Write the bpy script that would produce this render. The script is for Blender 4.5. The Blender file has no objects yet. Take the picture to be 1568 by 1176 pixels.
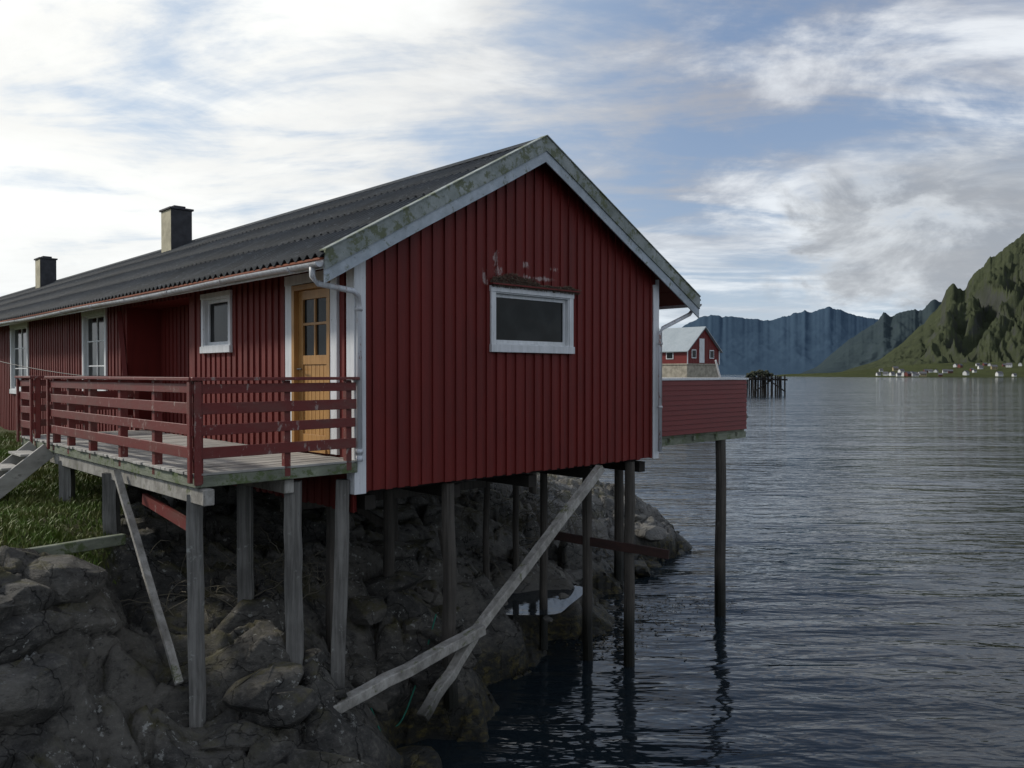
import bpy, bmesh, math, random
import numpy as np
from mathutils import Vector, Matrix, noise as mn
random.seed(7)
R = math.radians
scene = bpy.context.scene
WATER = -5.0

# ------------------------------------------------------------------ helpers
class MB:
    def __init__(s): s.v=[]; s.f=[]; s.m=[]
    def poly(s, pts, m=0):
        b=len(s.v); s.v += [tuple(p) for p in pts]; s.f.append(tuple(range(b,b+len(pts)))); s.m.append(m)
    def hexa(s, c, m=0):
        b=len(s.v); s.v += [tuple(p) for p in c]
        for q in ((0,3,2,1),(4,5,6,7),(0,1,5,4),(1,2,6,5),(2,3,7,6),(3,0,4,7)):
            s.f.append(tuple(b+i for i in q)); s.m.append(m)
    def box(s,x0,x1,y0,y1,z0,z1,m=0,fn=None):
        c=[(x0,y0,z0),(x1,y0,z0),(x1,y1,z0),(x0,y1,z0),(x0,y0,z1),(x1,y0,z1),(x1,y1,z1),(x0,y1,z1)]
        if fn: c=[fn(*p) for p in c]
        s.hexa(c,m)
    def beam(s,p0,p1,w,h,m=0,seg=1,jit=0.0,roll=0.0):
        p0=Vector(p0);p1=Vector(p1);d=(p1-p0).normalized()
        up=Vector((0,0,1)) if abs(d.z)<0.95 else Vector((0.6,0.8,0))
        sx=d.cross(up).normalized(); sy=sx.cross(d).normalized()
        if roll:
            q=Matrix.Rotation(roll,3,d); sx=q@sx; sy=q@sy
        b=len(s.v)
        for i in range(seg+1):
            t=i/seg; c=p0.lerp(p1,t)+Vector([random.uniform(-jit,jit) for _ in range(3)])
            k=1+random.uniform(-jit,jit)*2
            for a,e in ((-1,-1),(1,-1),(1,1),(-1,1)):
                s.v.append(tuple(c+sx*(a*w/2*k)+sy*(e*h/2*k)))
        for i in range(seg):
            for j in range(4):
                j2=(j+1)%4
                s.f.append((b+i*4+j,b+i*4+j2,b+i*4+4+j2,b+i*4+4+j)); s.m.append(m)
        s.f.append((b+3,b+2,b+1,b)); s.m.append(m)
        e=b+seg*4; s.f.append((e,e+1,e+2,e+3)); s.m.append(m)
    def tube(s,pts,r,n=10,m=0,jit=0.0):
        pts=[Vector(p) for p in pts]; b=len(s.v); N=len(pts)
        ph=[random.uniform(-jit,jit) for _ in range(n)]
        for i,p in enumerate(pts):
            d=(pts[min(i+1,N-1)]-pts[max(i-1,0)]).normalized()
            up=Vector((0,0,1)) if abs(d.z)<0.9 else Vector((0.3,0.95,0))
            sx=d.cross(up).normalized(); sy=sx.cross(d).normalized()
            rr=r[i] if isinstance(r,(list,tuple)) else r
            for k in range(n):
                a=2*math.pi*k/n; q=rr*(1+ph[k]+random.uniform(-jit,jit)*.4)
                s.v.append(tuple(p+sx*math.cos(a)*q+sy*math.sin(a)*q))
        for i in range(N-1):
            for k in range(n):
                k2=(k+1)%n
                s.f.append((b+i*n+k,b+i*n+k2,b+(i+1)*n+k2,b+(i+1)*n+k)); s.m.append(m)
        s.f.append(tuple(b+k for k in range(n))[::-1]); s.m.append(m)
        e=b+(N-1)*n; s.f.append(tuple(e+k for k in range(n))); s.m.append(m)
    def build(s,name,mats,parent=None,smooth=False,bevel=0,recalc=True):
        me=bpy.data.meshes.new(name); me.from_pydata(s.v,[],s.f)
        for mt in mats: me.materials.append(mt)
        me.polygons.foreach_set('material_index',s.m)
        if recalc:
            bm=bmesh.new(); bm.from_mesh(me); bmesh.ops.recalc_face_normals(bm,faces=bm.faces); bm.to_mesh(me); bm.free()
        if smooth: me.polygons.foreach_set('use_smooth',[True]*len(me.polygons))
        ob=bpy.data.objects.new(name,me); scene.collection.objects.link(ob)
        if parent: ob.parent=parent
        if bevel:
            md=ob.modifiers.new('b','BEVEL'); md.width=bevel; md.segments=1; md.limit_method='ANGLE'
        return ob
def empty(name,loc=(0,0,0),rz=0):
    e=bpy.data.objects.new(name,None); scene.collection.objects.link(e)
    e.location=loc; e.rotation_euler=(0,0,rz); e.empty_display_size=.3; return e

# ------------------------------------------------------------------ node helpers
class NT:
    def __init__(s,nt): s.nt=nt; s.n=nt.nodes; s.l=nt.links
    def new(s,t,**k):
        x=s.n.new(t)
        for a,b in k.items(): setattr(x,a,b)
        return x
    def put(s,sock,val):
        if hasattr(val,'is_linked') or isinstance(val,bpy.types.NodeSocket): s.l.new(val,sock)
        else:
            if isinstance(val,(tuple,list)) and len(val)==3 and sock.type=='RGBA': val=(*val,1)
            sock.default_value=val
    def math(s,op,a,b=0.0,c=None,clamp=False):
        x=s.new('ShaderNodeMath',operation=op); x.use_clamp=clamp
        s.put(x.inputs[0],a); s.put(x.inputs[1],b)
        if c is not None: s.put(x.inputs[2],c)
        return x.outputs[0]
    def mix(s,f,a,b,blend='MIX'):
        x=s.new('ShaderNodeMix',data_type='RGBA',blend_type=blend)
        s.put(x.inputs[0],f); s.put(x.inputs[6],a); s.put(x.inputs[7],b); return x.outputs[2]
    def mapping(s,vec,scale=(1,1,1),rot=(0,0,0),loc=(0,0,0)):
        x=s.new('ShaderNodeMapping'); s.l.new(vec,x.inputs[0])
        x.inputs['Location'].default_value=loc; x.inputs['Rotation'].default_value=rot; x.inputs['Scale'].default_value=scale
        return x.outputs[0]
    def noise(s,vec,scale=1,detail=4,rough=.55,dist=0,out=0):
        x=s.new('ShaderNodeTexNoise'); s.l.new(vec,x.inputs['Vector'])
        x.inputs['Scale'].default_value=scale; x.inputs['Detail'].default_value=detail
        x.inputs['Roughness'].default_value=rough; x.inputs['Distortion'].default_value=dist
        return x.outputs[out]
    def voro(s,vec,scale=1,feature='F1',out=0):
        x=s.new('ShaderNodeTexVoronoi',feature=feature); s.l.new(vec,x.inputs['Vector']); x.inputs['Scale'].default_value=scale
        return x.outputs[out]
    def vadd(s,a,b,k=1.0):
        m=s.new('ShaderNodeVectorMath',operation='MULTIPLY_ADD'); s.l.new(b,m.inputs[0]); m.inputs[1].default_value=(k,k,k); s.l.new(a,m.inputs[2]); return m.outputs[0]
    def ramp(s,f,a,b,lo=0.0,hi=1.0,smooth=True):
        x=s.new('ShaderNodeMapRange'); x.interpolation_type='SMOOTHSTEP' if smooth else 'LINEAR'
        s.put(x.inputs[0],f); s.put(x.inputs[1],a); s.put(x.inputs[2],b); s.put(x.inputs[3],lo); s.put(x.inputs[4],hi)
        return x.outputs[0]
def newmat(name):
    m=bpy.data.materials.new(name); m.use_nodes=True; nt=NT(m.node_tree)
    b=m.node_tree.nodes['Principled BSDF']; b.inputs['Specular IOR Level'].default_value=.3
    g=nt.new('ShaderNodeNewGeometry'); tc=nt.new('ShaderNodeTexCoord')
    return m,nt,b,g.outputs['Position'],tc.outputs['Object'],g
def bump(nt,b,h,strength=.4,dist=.02):
    x=nt.new('ShaderNodeBump'); x.inputs['Strength'].default_value=strength; x.inputs['Distance'].default_value=dist
    nt.l.new(h,x.inputs['Height']); nt.l.new(x.outputs[0],b.inputs['Normal'])

def mat_wood(name,c1,c2,stretch=(12,12,.8),rough=.8,lichen=None,lich_t=.55,wet=False,bstr=.4,dark=(.02,.018,.015)):
    m,nt,b,pos,obj,g=newmat(name)
    v=nt.mapping(obj,scale=stretch)
    n1=nt.noise(v,1.6,6,.65,.3); n2=nt.noise(obj,1.3,5,.6); n3=nt.noise(v,5,3,.7)
    col=nt.mix(nt.ramp(n1,.3,.7),c1,c2)
    col=nt.mix(nt.ramp(n3,.62,.75,0,.6),col,dark)
    col=nt.mix(nt.ramp(n2,.35,.75,0,.45),col,dark)
    if lichen:
        nl=nt.noise(obj,4.5,8,.75,.2)
        col=nt.mix(nt.ramp(nl,lich_t,lich_t+.08,0,.85),col,lichen)
    if wet:
        sep=nt.new('ShaderNodeSeparateXYZ'); nt.l.new(pos,sep.inputs[0])
        z=nt.math('ADD',sep.outputs[2],nt.math('MULTIPLY',n2,.5))
        w=nt.ramp(z,-3.5,-4.2,0,1)
        col=nt.mix(w,col,(.012,.012,.009))
        nt.put(b.inputs['Roughness'],nt.ramp(w,0,1,rough,.35))
    else: b.inputs['Roughness'].default_value=rough
    nt.put(b.inputs['Base Color'],col); bump(nt,b,nt.math('ADD',n1,n3),bstr,.012)
    return m
def mat_paint(name,c,c_dirty,rough=.6,stretch=(9,9,.7),dirt=.5,chips=None,chip_t=.7,board=None,guano=None):
    m,nt,b,pos,obj,g=newmat(name)
    v=nt.mapping(obj,scale=stretch)
    n1=nt.noise(v,1.2,6,.65,.2); n2=nt.noise(obj,.9,6,.6,.2); n3=nt.noise(v,7,4,.7)
    col=nt.mix(nt.ramp(nt.math('ADD',nt.math('MULTIPLY',n1,.6),nt.math('MULTIPLY',n2,.4)),.4,.68,0,dirt),c,c_dirty)
    col=nt.mix(nt.ramp(n3,.3,.8,0,.3),col,[x*.55 for x in c])
    if board:
        w=nt.new('ShaderNodeTexWhiteNoise',noise_dimensions='1D'); s=nt.new('ShaderNodeSeparateXYZ'); nt.l.new(obj,s.inputs[0])
        k=nt.math('FLOOR',nt.math('DIVIDE',s.outputs['XYZ'.index(board)],.19)); nt.l.new(k,w.inputs['W'])
        col=nt.mix(nt.math('MULTIPLY',w.outputs[0],.4),col,[x*.55 for x in c])
    if chips:
        nc=nt.noise(nt.mapping(obj,scale=(2.2,2.2,.8)),5,8,.75)
        col=nt.mix(nt.ramp(nc,chip_t,chip_t+.03,0,.75),col,chips)
    if guano:   # droppings splashed on the boards above the window ledge
        s=nt.new('ShaderNodeSeparateXYZ'); nt.l.new(obj,s.inputs[0]); U,V,Z=s.outputs
        tot=None
        for (u,z,su,sz) in guano:
            du=nt.math('DIVIDE',nt.math('SUBTRACT',U,u),su); dz=nt.math('DIVIDE',nt.math('SUBTRACT',Z,z),sz)
            r=nt.math('ADD',nt.math('MULTIPLY',du,du),nt.math('MULTIPLY',dz,dz)); e=nt.math('POWER',2.718,nt.math('MULTIPLY',r,-1.0))
            tot=e if tot is None else nt.math('MAXIMUM',tot,e)
        ng=nt.noise(nt.mapping(obj,scale=(1,1,.5)),16,6,.8)
        gm=nt.ramp(nt.math('ADD',ng,nt.math('MULTIPLY',tot,.30)),.70,.80,0,.75)
        col=nt.mix(nt.math('MULTIPLY',gm,nt.ramp(tot,.05,.3)),col,(.40,.33,.31))
    nt.put(b.inputs['Base Color'],col); b.inputs['Roughness'].default_value=rough
    bump(nt,b,nt.math('ADD',n3,n1),.4,.006)
    return m
RED=mat_paint('red_paint',(.158,.0165,.0125),(.092,.0135,.011),.62,chips=(.30,.20,.19),chip_t=.69,dirt=.65,board='X',
   guano=[(2.20,1.62,.07,.17),(2.25,1.45,.10,.10),(2.82,1.60,.09,.08),(3.42,1.58,.13,.06),(3.1,1.42,.5,.05),(2.0,1.35,.07,.15)])
RED_S=mat_paint('red_paint_side',(.165,.021,.016),(.095,.015,.012),.65,chips=(.25,.17,.16),chip_t=.70,dirt=.7,board='Y')
RED_RAIL=mat_paint('red_rail_paint',(.16,.028,.024),(.14,.062,.05),.5,stretch=(2,2,6),dirt=.9,chips=(.34,.27,.24),chip_t=.60)
RED_BOARD=mat_paint('red_clapboard',(.17,.020,.017),(.11,.016,.014),.5,stretch=(1,1,8))
WHITE=mat_paint('white_paint',(.74,.75,.76),(.46,.48,.47),.5,dirt=.7,chips=(.2,.19,.17),chip_t=.64)
GUTTER=mat_paint('gutter_white',(.62,.64,.67),(.3,.27,.24),.4,dirt=.8,chips=(.22,.08,.04),chip_t=.60)
RUST=mat_paint('rusty_flashing',(.28,.09,.045),(.16,.06,.04),.8,dirt=.8)
BARGE=mat_wood('barge_board_paint',(.38,.41,.40),(.23,.26,.24),(3,3,3),.75,lichen=(.11,.125,.06),lich_t=.49,dark=(.08,.09,.07))
BARGE2=mat_wood('barge_trim_paint',(.50,.55,.60),(.36,.41,.45),(3,3,3),.6,lichen=(.15,.17,.12),lich_t=.56,dark=(.18,.2,.2))
DOORWOOD=mat_wood('varnished_pine',(.50,.28,.10),(.38,.20,.065),(14,14,.6),.4,dark=(.16,.07,.02),bstr=.15)
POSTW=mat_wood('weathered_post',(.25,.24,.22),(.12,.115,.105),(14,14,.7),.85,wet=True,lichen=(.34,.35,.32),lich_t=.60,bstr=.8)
POSTD=mat_wood('post_shaded_tone',(.105,.092,.078),(.06,.054,.046),(14,14,.7),.85,wet=True,lichen=(.16,.16,.14),lich_t=.64,bstr=.8)  # darker copy of the post wood, under-house shade put into its colour
PALEW=mat_wood('pale_driftwood',(.44,.42,.38),(.23,.215,.19),(5,5,3),.85,lichen=(.11,.12,.05),lich_t=.56,wet=True,bstr=.8)
DECKW=mat_wood('deck_planks',(.50,.48,.44),(.33,.315,.285),(1.2,7,3),.8,lichen=(.18,.19,.12),lich_t=.62)
GREENW=mat_wood('mossy_beam',(.26,.28,.21),(.16,.175,.13),(2,2,8),.85,lichen=(.08,.11,.035),lich_t=.5)
DARKW=mat_wood('dark_underfloor',(.035,.03,.025),(.02,.018,.015),(2,2,2),.9)

def mat_roof(name,c1,c2,c3):
    m,nt,b,pos,obj,g=newmat(name)
    n=nt.noise(obj,.7,8,.7,.3); n2=nt.noise(nt.mapping(obj,scale=(.7,6,.7)),1.5,6,.7); n3=nt.noise(obj,14,6,.8)
    col=nt.mix(nt.ramp(n,.3,.7),c1,c2); col=nt.mix(nt.ramp(n2,.5,.72,0,.6),col,c3)
    col=nt.mix(nt.ramp(n3,.56,.64,0,.6),col,[x*1.9 for x in c3]) 
    nt.put(b.inputs['Base Color'],col); b.inputs['Roughness'].default_value=.8; bump(nt,b,n3,.4,.01); b.inputs['Specular IOR Level'].default_value=.2; return m
ROOF=mat_roof('fibre_cement_roof',(.030,.036,.043),(.016,.019,.022),(.055,.062,.07))
ROOFL=mat_roof('light_metal_roof',(.34,.38,.40),(.28,.32,.34),(.4,.42,.42))
def mat_plain(name,c,rough=.6,var=.3,scale=6,spec=.3):
    m,nt,b,pos,obj,g=newmat(name)
    n=nt.noise(obj,scale,5,.6)
    nt.put(b.inputs['Base Color'],nt.mix(nt.ramp(n,.3,.7,0,1),c,[x*(1-var) for x in c])); b.inputs['Roughness'].default_value=rough
    b.inputs['Specular IOR Level'].default_value=spec
    return m
CHIM=mat_plain('chimney_render',(.55,.50,.36),.9,.4,3)
CHIMD=mat_plain('dark_caps_and_shaded_face',(.05,.05,.055),.7,.4,5)  # dark caps and door handle; on the stack face it is painted shade
CONC=mat_plain('concrete_pale',(.42,.38,.30),.9,.4,2)
ROPE=mat_plain('green_rope',(.02,.16,.11),.7)
BLACKR=mat_plain('cable',(.02,.02,.02),.6)
TWIG=mat_plain('dead_twigs',(.17,.15,.11),.9)
NEST=mat_plain('nest_material',(.17,.125,.09),.95,.6,20)
WEED=mat_plain('kelp',(.07,.055,.022),.5)
def mat_glass(name,c=(.007,.008,.008)):
    m,nt,b,pos,obj,g=newmat(name); n=nt.noise(obj,2.3,3)
    b.inputs['Roughness'].default_value=.08; nt.put(b.inputs['Base Color'],nt.mix(nt.ramp(n,.35,.65),c,[x*2.2 for x in c])); b.inputs['Specular IOR Level'].default_value=.14; bump(nt,b,n,.12,.03); return m
GLASS=mat_glass('window_glass')

# ------------------------------------------------------------------ numpy noise
rng=np.random.RandomState(3); TAB=rng.rand(256,256)
def vn(x,y,s=0):
    x=np.asarray(x)+s*17.31; y=np.asarray(y)+s*9.77
    xi=np.floor(x).astype(int); yi=np.floor(y).astype(int); fx=x-xi; fy=y-yi
    fx=fx*fx*(3-2*fx); fy=fy*fy*(3-2*fy)
    g=lambda a,b: TAB[a%256,b%256]
    return (g(xi,yi)*(1-fx)+g(xi+1,yi)*fx)*(1-fy)+(g(xi,yi+1)*(1-fx)+g(xi+1,yi+1)*fx)*fy
def fbm(x,y,o=5,s=0,g=.5):
    t=0;a=1;n=0
    for i in range(o): t=t+a*vn(x*2**i,y*2**i,s+i); n+=a; a*=g
    return t/n
def ridged(x,y,o=5,s=0):
    t=0;a=1;n=0
    for i in range(o): t=t+a*(1-np.abs(2*vn(x*2**i,y*2**i,s+i)-1)); n+=a; a*=.5
    return t/n
def facets(x,y,cell,s,tilt=.5,off=.5):
    X=x/cell;Y=y/cell; xi=np.floor(X).astype(int); yi=np.floor(Y).astype(int)
    b1=np.full(X.shape,9.);b2=np.full(X.shape,9.);h=np.zeros(X.shape)
    for i in(-1,0,1):
        for j in(-1,0,1):
            a=(xi+i+s*31); b=(yi+j+s*57)
            cx=xi+i+.15+.7*TAB[a%256,b%256]; cy=yi+j+.15+.7*TAB[(a+91)%256,(b+37)%256]
            dx=X-cx;dy=Y-cy; d=np.sqrt(dx*dx+dy*dy)
            hh=off*(TAB[(a+13)%256,(b+71)%256]-.5)+tilt*((TAB[(a+5)%256,(b+9)%256]-.5)*dx+(TAB[(a+45)%256,(b+29)%256]-.5)*dy)*2
            c=d<b1
            b2=np.where(c,b1,np.minimum(b2,d)); h=np.where(c,hh,h); b1=np.where(c,d,b1)
    crack=np.clip((b2-b1)/.14,0,1)
    return h,crack

# ------------------------------------------------------------------ terrain
CP=np.array([
(5.2,24,-5),(3.7,20.3,-5),(2.2,17.5,-5),(.8,15.1,-5),(-.4,13.0,-4.95),(-1.1,11,-5),(-1.3,8.6,-5),(-1.3,5,-5),(-1,2,-5),
(-3.42,8.69,-4.0),(-2.49,9.38,-3.25),(-1.98,9.95,-3.95),(-3.33,10.1,-2.8),(-5.25,10.6,-2.15),(-1.93,12.7,-3.2),(-.95,11.3,-4.0),
(-.46,14.8,-3.85),(.14,16,-3.7),(1.1,15.6,-4.15),(.2,15.3,-4.15),(-.4,15.3,-4.1),(-.3,13.8,-4.1),
(-2.0,8.4,-4.25),(-5.4,8.5,-2.0),(-4.75,8.1,-2.6),(-4.4,8,-3.1),(-4.4,7,-3.5),(-3.67,7.7,-3.95),(-2.7,6.5,-4.3),(-4.6,4,-3.8),(-8,5,-2.3),(-8,1,-2.2),(-3,2,-4),
(-5.3,6.9,-2.9),(-6.2,6.4,-2.4),(-4.3,9.2,-3.1),(-4.0,9.0,-3.5),(-4.55,9.9,-2.7),
(-6.2,10,-1.95),(-8,12,-1.92),(-10,9,-1.9),(-14,23,-1.6),(-5.3,14,-2.1),(-8,18,-1.7),(-3,17,-2.4),(0,20,-2.9),(-4,22,-2.2),(-18,30,-1.4),(-22,10,-1.7),
(1.1,25,-3.1),(3.4,23.2,-3.6),(4.5,23.6,-4.2),(2.2,20.5,-4.0),(-1.5,22,-3.0),(1.5,18.5,-4.3),
(6,26.5,-5.4),(3,28.5,-5.2),(0,32,-5.2),(-5,40,-5.2),
(7.5,24,-7),(6,19,-7),(4,14,-7),(2,10,-7),(1,6,-6.5),(1,2,-6.5),(7,31,-7),(4,38,-7),(8,10,-8),(10,40,-8),
(-40,20,-1.3),(-60,60,-.8),(-30,60,-2),(-15,60,-4),(-5,70,-7),(-60,-10,-1.5),(-20,-20,-2),(0,-20,-6),(-70,120,-1)],float)
Pm=CP[:,:2]; K=np.sqrt(((Pm[:,None]-Pm[None])**2).sum(-1)+.04)
n_=len(CP); Amat=np.zeros((n_+3,n_+3)); Amat[:n_,:n_]=K+np.eye(n_)*-.02; Amat[:n_,n_]=1;Amat[:n_,n_+1:]=Pm; Amat[n_,:n_]=1;Amat[n_+1:,:n_]=Pm.T
W_=np.linalg.solve(Amat,np.concatenate([CP[:,2],[0,0,0]]))
def base(x,y):
    sh=x.shape; x=x.ravel(); y=y.ravel(); out=np.zeros(len(x))
    for i in range(n_): out+=W_[i]*np.sqrt((x-Pm[i,0])**2+(y-Pm[i,1])**2+.04)
    out+=W_[n_]+W_[n_+1]*x+W_[n_+2]*y
    return np.clip(out,-8,-.8).reshape(sh)
def sst(t,a,b):
    t=np.clip((t-a)/(b-a),0,1); return t*t*(3-2*t)
def grassmask(x,y):
    bx=np.interp(y,[0,6,7,8,10,11.5,14,20,40],[-9.5,-7.4,-6.4,-5.6,-4.9,-5.2,-6.6,-10.5,-24])
    w=fbm(x*.8,y*.8,4,11)-.5
    return sst(bx-x+w*.5,-.05,.35)
def terrain(x,y):
    x=np.asarray(x,float);y=np.asarray(y,float)
    z=base(x,y); g=grassmask(x,y)
    wx=x+.6*(fbm(x*.8,y*.8,5,1)-.5); wy=y+.6*(fbm(x*.8,y*.8,5,5)-.5)
    ca,sa=math.cos(.6),math.sin(.6); rx=wx*ca+wy*sa; ry=(-wx*sa+wy*ca)*1.6
    h1,c1=facets(rx,ry,1.6,1,.6,.8); h2,c2=facets(rx+3,ry,.68,2,.6,.75); h3,c3=facets(rx,ry+7,.27,4,.5,.5)
    rg=ridged(rx*.5,ry*1.6,6,31)
    m=sst(fbm(x*.5,y*.5,3,41),.35,.6)
    rock=.55*h1+.34*h2*(.5+.5*m)+.12*h3*m-.22*(1-c1)-.11*(1-c2)+.20*(rg-.6)+.2*(fbm(x*.7,y*.7,5,3)-.5)+.08*(fbm(x*3.5,y*3.5,5,8)-.5)-.04
    pool=np.exp(-(((x-.25)/.9)**2+((y-15.3)/1.2)**2)**2)
    rock=rock*(1-pool*.92)-.12*pool
    soft=.16*(fbm(x*.8,y*.8,4,6)-.5)+.05*(fbm(x*5,y*5,3,7)-.5)
    return z+rock*(1-g)+soft*g
def axis(segs):
    out=[]
    for a,b,st in segs: out.append(np.arange(a,b,st))
    return np.concatenate(out+[[segs[-1][1]]])
ax=axis([(-90,-20,2.0),(-20,-11,.35),(-11,-6.5,.15),(-6.5,6.5,.045),(6.5,12,.4)])
ay=axis([(-20,3,1.0),(3,6,.15),(6,18,.045),(18,28,.085),(28,40,.3),(40,120,2.5)])
GX,GY=np.meshgrid(ax,ay); GZ=terrain(GX,GY); GM=grassmask(GX,GY)
def gridmesh(name,X,Y,Z,mat,attrs={},smooth=True):
    h,w=X.shape; v=np.stack([X.ravel(),Y.ravel(),Z.ravel()],1)
    i=np.arange(h*w).reshape(h,w); f=np.stack([i[:-1,:-1].ravel(),i[:-1,1:].ravel(),i[1:,1:].ravel(),i[1:,:-1].ravel()],1)
    me=bpy.data.meshes.new(name); me.vertices.add(len(v)); me.vertices.foreach_set('co',v.ravel())
    me.loops.add(f.size); me.loops.foreach_set('vertex_index',f.ravel().astype(np.int32))
    me.polygons.add(len(f)); me.polygons.foreach_set('loop_start',np.arange(0,f.size,4,dtype=np.int32)); me.polygons.foreach_set('loop_total',np.full(len(f),4,dtype=np.int32))
    me.update(calc_edges=True); me.validate()
    for k,a in attrs.items():
        at=me.attributes.new(k,'FLOAT','POINT'); at.data.foreach_set('value',a.ravel().astype(np.float32))
    me.materials.append(mat); me.polygons.foreach_set('use_smooth',[smooth]*len(me.polygons))
    ob=bpy.data.objects.new(name,me); scene.collection.objects.link(ob); return ob
def rockmat(name,attr=True,k=1.0):
    m,nt,b,pos,obj,g=newmat(name)
    n1=nt.noise(pos,.9,8,.65,.4); n2=nt.noise(nt.mapping(pos,scale=(1,1.3,2.2),rot=(.3,.2,.6)),5,9,.72); n3=nt.noise(pos,26,6,.7)
    sep=nt.new('ShaderNodeSeparateXYZ'); nt.l.new(pos,sep.inputs[0])
    wp=nt.vadd(pos,nt.noise(pos,1.3,4,.6,0,1),.9)
    vc=nt.voro(nt.mapping(wp,scale=(1,1.5,1.3),rot=(.2,.3,.5)),1.3,'DISTANCE_TO_EDGE')
    S=lambda c:[v*k for v in c]
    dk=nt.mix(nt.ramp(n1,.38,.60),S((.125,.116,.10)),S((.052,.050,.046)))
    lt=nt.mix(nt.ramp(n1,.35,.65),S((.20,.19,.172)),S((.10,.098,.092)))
    col=nt.mix(nt.ramp(nt.math('ADD',sep.outputs[1],nt.math('MULTIPLY',n1,3)),13.5,18.0),dk,lt)  # paler far rock; the near tone also has under-house shade put in
    col=nt.mix(nt.ramp(n2,.48,.70,0,.65),col,S((.20,.185,.16)))
    col=nt.mix(nt.ramp(n2,.46,.34,0,.8),col,S((.022,.020,.018)))
    col=nt.mix(nt.ramp(n3,.55,.75,0,.45),col,S((.24,.23,.21)))
    sepn=nt.new('ShaderNodeSeparateXYZ'); nt.l.new(g.outputs['Normal'],sepn.inputs[0])
    moss=nt.math('MULTIPLY',nt.ramp(sepn.outputs[2],.5,.9),nt.ramp(nt.noise(pos,1.7,7,.75),.46,.60,0,.75))
    moss=nt.math('MULTIPLY',moss,nt.ramp(sep.outputs[2],-4.3,-3.5))
    col=nt.mix(moss,col,(.095,.085,.036))
    li=nt.noise(pos,11,7,.65); li2=nt.noise(pos,.8,2)
    lm=nt.math('MULTIPLY',nt.ramp(li,.60,.635,0,1),nt.ramp(li2,.40,.55))
    lm=nt.math('MULTIPLY',lm,nt.ramp(sep.outputs[2],-4.3,-3.8))
    col=nt.mix(nt.math('MULTIPLY',lm,.85),col,(.36,.36,.33))
    crk=nt.math('MULTIPLY',nt.ramp(vc,.0,.020,.85,0),nt.ramp(n1,.38,.55))
    col=nt.mix(crk,col,(.010,.009,.008))
    zz=nt.math('ADD',sep.outputs[2],nt.math('MULTIPLY',n1,.9))
    wet=nt.ramp(zz,-3.85,-4.3)
    wc=nt.mix(nt.ramp(n2,.46,.66),(.016,.016,.013),(.085,.068,.02))
    col=nt.mix(wet,col,wc)
    nt.put(b.inputs['Roughness'],nt.ramp(wet,0,1,.85,.4))
    if attr:
        a=nt.new('ShaderNodeAttribute',attribute_name='grass')
        gc=nt.mix(nt.ramp(n2,.3,.7),(.055,.085,.015),(.09,.08,.033))
        gf=nt.ramp(nt.math('ADD',a.outputs['Fac'],nt.math('MULTIPLY',n2,.3)),.45,.75)
        col=nt.mix(gf,col,gc)
    nt.put(b.inputs['Base Color'],col)
    hh=nt.math('ADD',nt.math('MULTIPLY',n2,1.1),nt.math('MULTIPLY',n3,.3)); hh=nt.math('SUBTRACT',hh,nt.math('MULTIPLY',crk,.4))
    bump(nt,b,hh,.9,.09)
    return m
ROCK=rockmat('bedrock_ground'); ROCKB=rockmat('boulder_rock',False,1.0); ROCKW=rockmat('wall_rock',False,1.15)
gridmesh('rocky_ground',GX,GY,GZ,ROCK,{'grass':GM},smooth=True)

def hull_rock(mb_v,mb_f,c,sx,sy,sz,rz,boxy=0.0,n=20,bev=.14,tilt=0.0):
    bm=bmesh.new(); q=Matrix.Rotation(rz,3,'Z')@Matrix.Rotation(random.uniform(-tilt,tilt),3,'X')@Matrix.Rotation(random.uniform(-tilt,tilt),3,'Y')
    for _ in range(n):
        v=Vector([random.gauss(0,1) for _ in range(3)]).normalized()
        if boxy:
            mx=max(abs(v.x),abs(v.y),abs(v.z)); v=v*((1-boxy)+boxy/mx)
        v=q@Vector((v.x*sx,v.y*sy,v.z*sz)); bm.verts.new(v+Vector(c))
    bmesh.ops.convex_hull(bm,input=bm.verts)
    bmesh.ops.delete(bm,geom=[e for e in bm.verts if not e.link_faces],context='VERTS')
    bmesh.ops.bevel(bm,geom=list(bm.edges),offset=min(sx,sy,sz)*bev,segments=2,affect='EDGES',profile=.5)
    bm.verts.index_update(); b=len(mb_v)
    for v in bm.verts: mb_v.append(tuple(v.co+ .03*mn.noise_vector(v.co*3.5)))
    for f in bm.faces: mb_f.append(tuple(b+v.index for v in f.verts))
    bm.free()
mb=MB()
def tz(x,y): return float(terrain(np.array([x]),np.array([y]))[0])
shore=[(5.0,24),(3.6,20),(2.1,17.2),(.8,14.9),(-.5,13),(-1.2,11),(-1.5,9)]
for i in range(60):
    k=random.uniform(0,len(shore)-1.01); a=int(k); t=k-a
    x=shore[a][0]*(1-t)+shore[a+1][0]*t-abs(random.gauss(0,1.1))+.2; y=shore[a][1]*(1-t)+shore[a+1][1]*t+random.gauss(0,.6)
    if abs(x-.3)<1.3 and abs(y-15.0)<2.2: continue
    s=random.uniform(.10,.42)
    hull_rock(mb.v,mb.f,(x,y,tz(x,y)-s*.05),s*random.uniform(.8,1.7),s*random.uniform(.8,1.3),s*.5,random.uniform(0,3),.4,26,.08,.3)
for (x,y,s) in [(-2.55,9.0,.34),(-1.9,11.2,.5),(-1.9,8.4,.4)]:
    hull_rock(mb.v,mb.f,(x,y,tz(x,y)-.05),s*1.3,s,s*.7,random.uniform(0,3),.4,30,.07,.3)
mb.m=[0]*len(mb.f)
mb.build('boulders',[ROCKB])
mb=MB()
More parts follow.
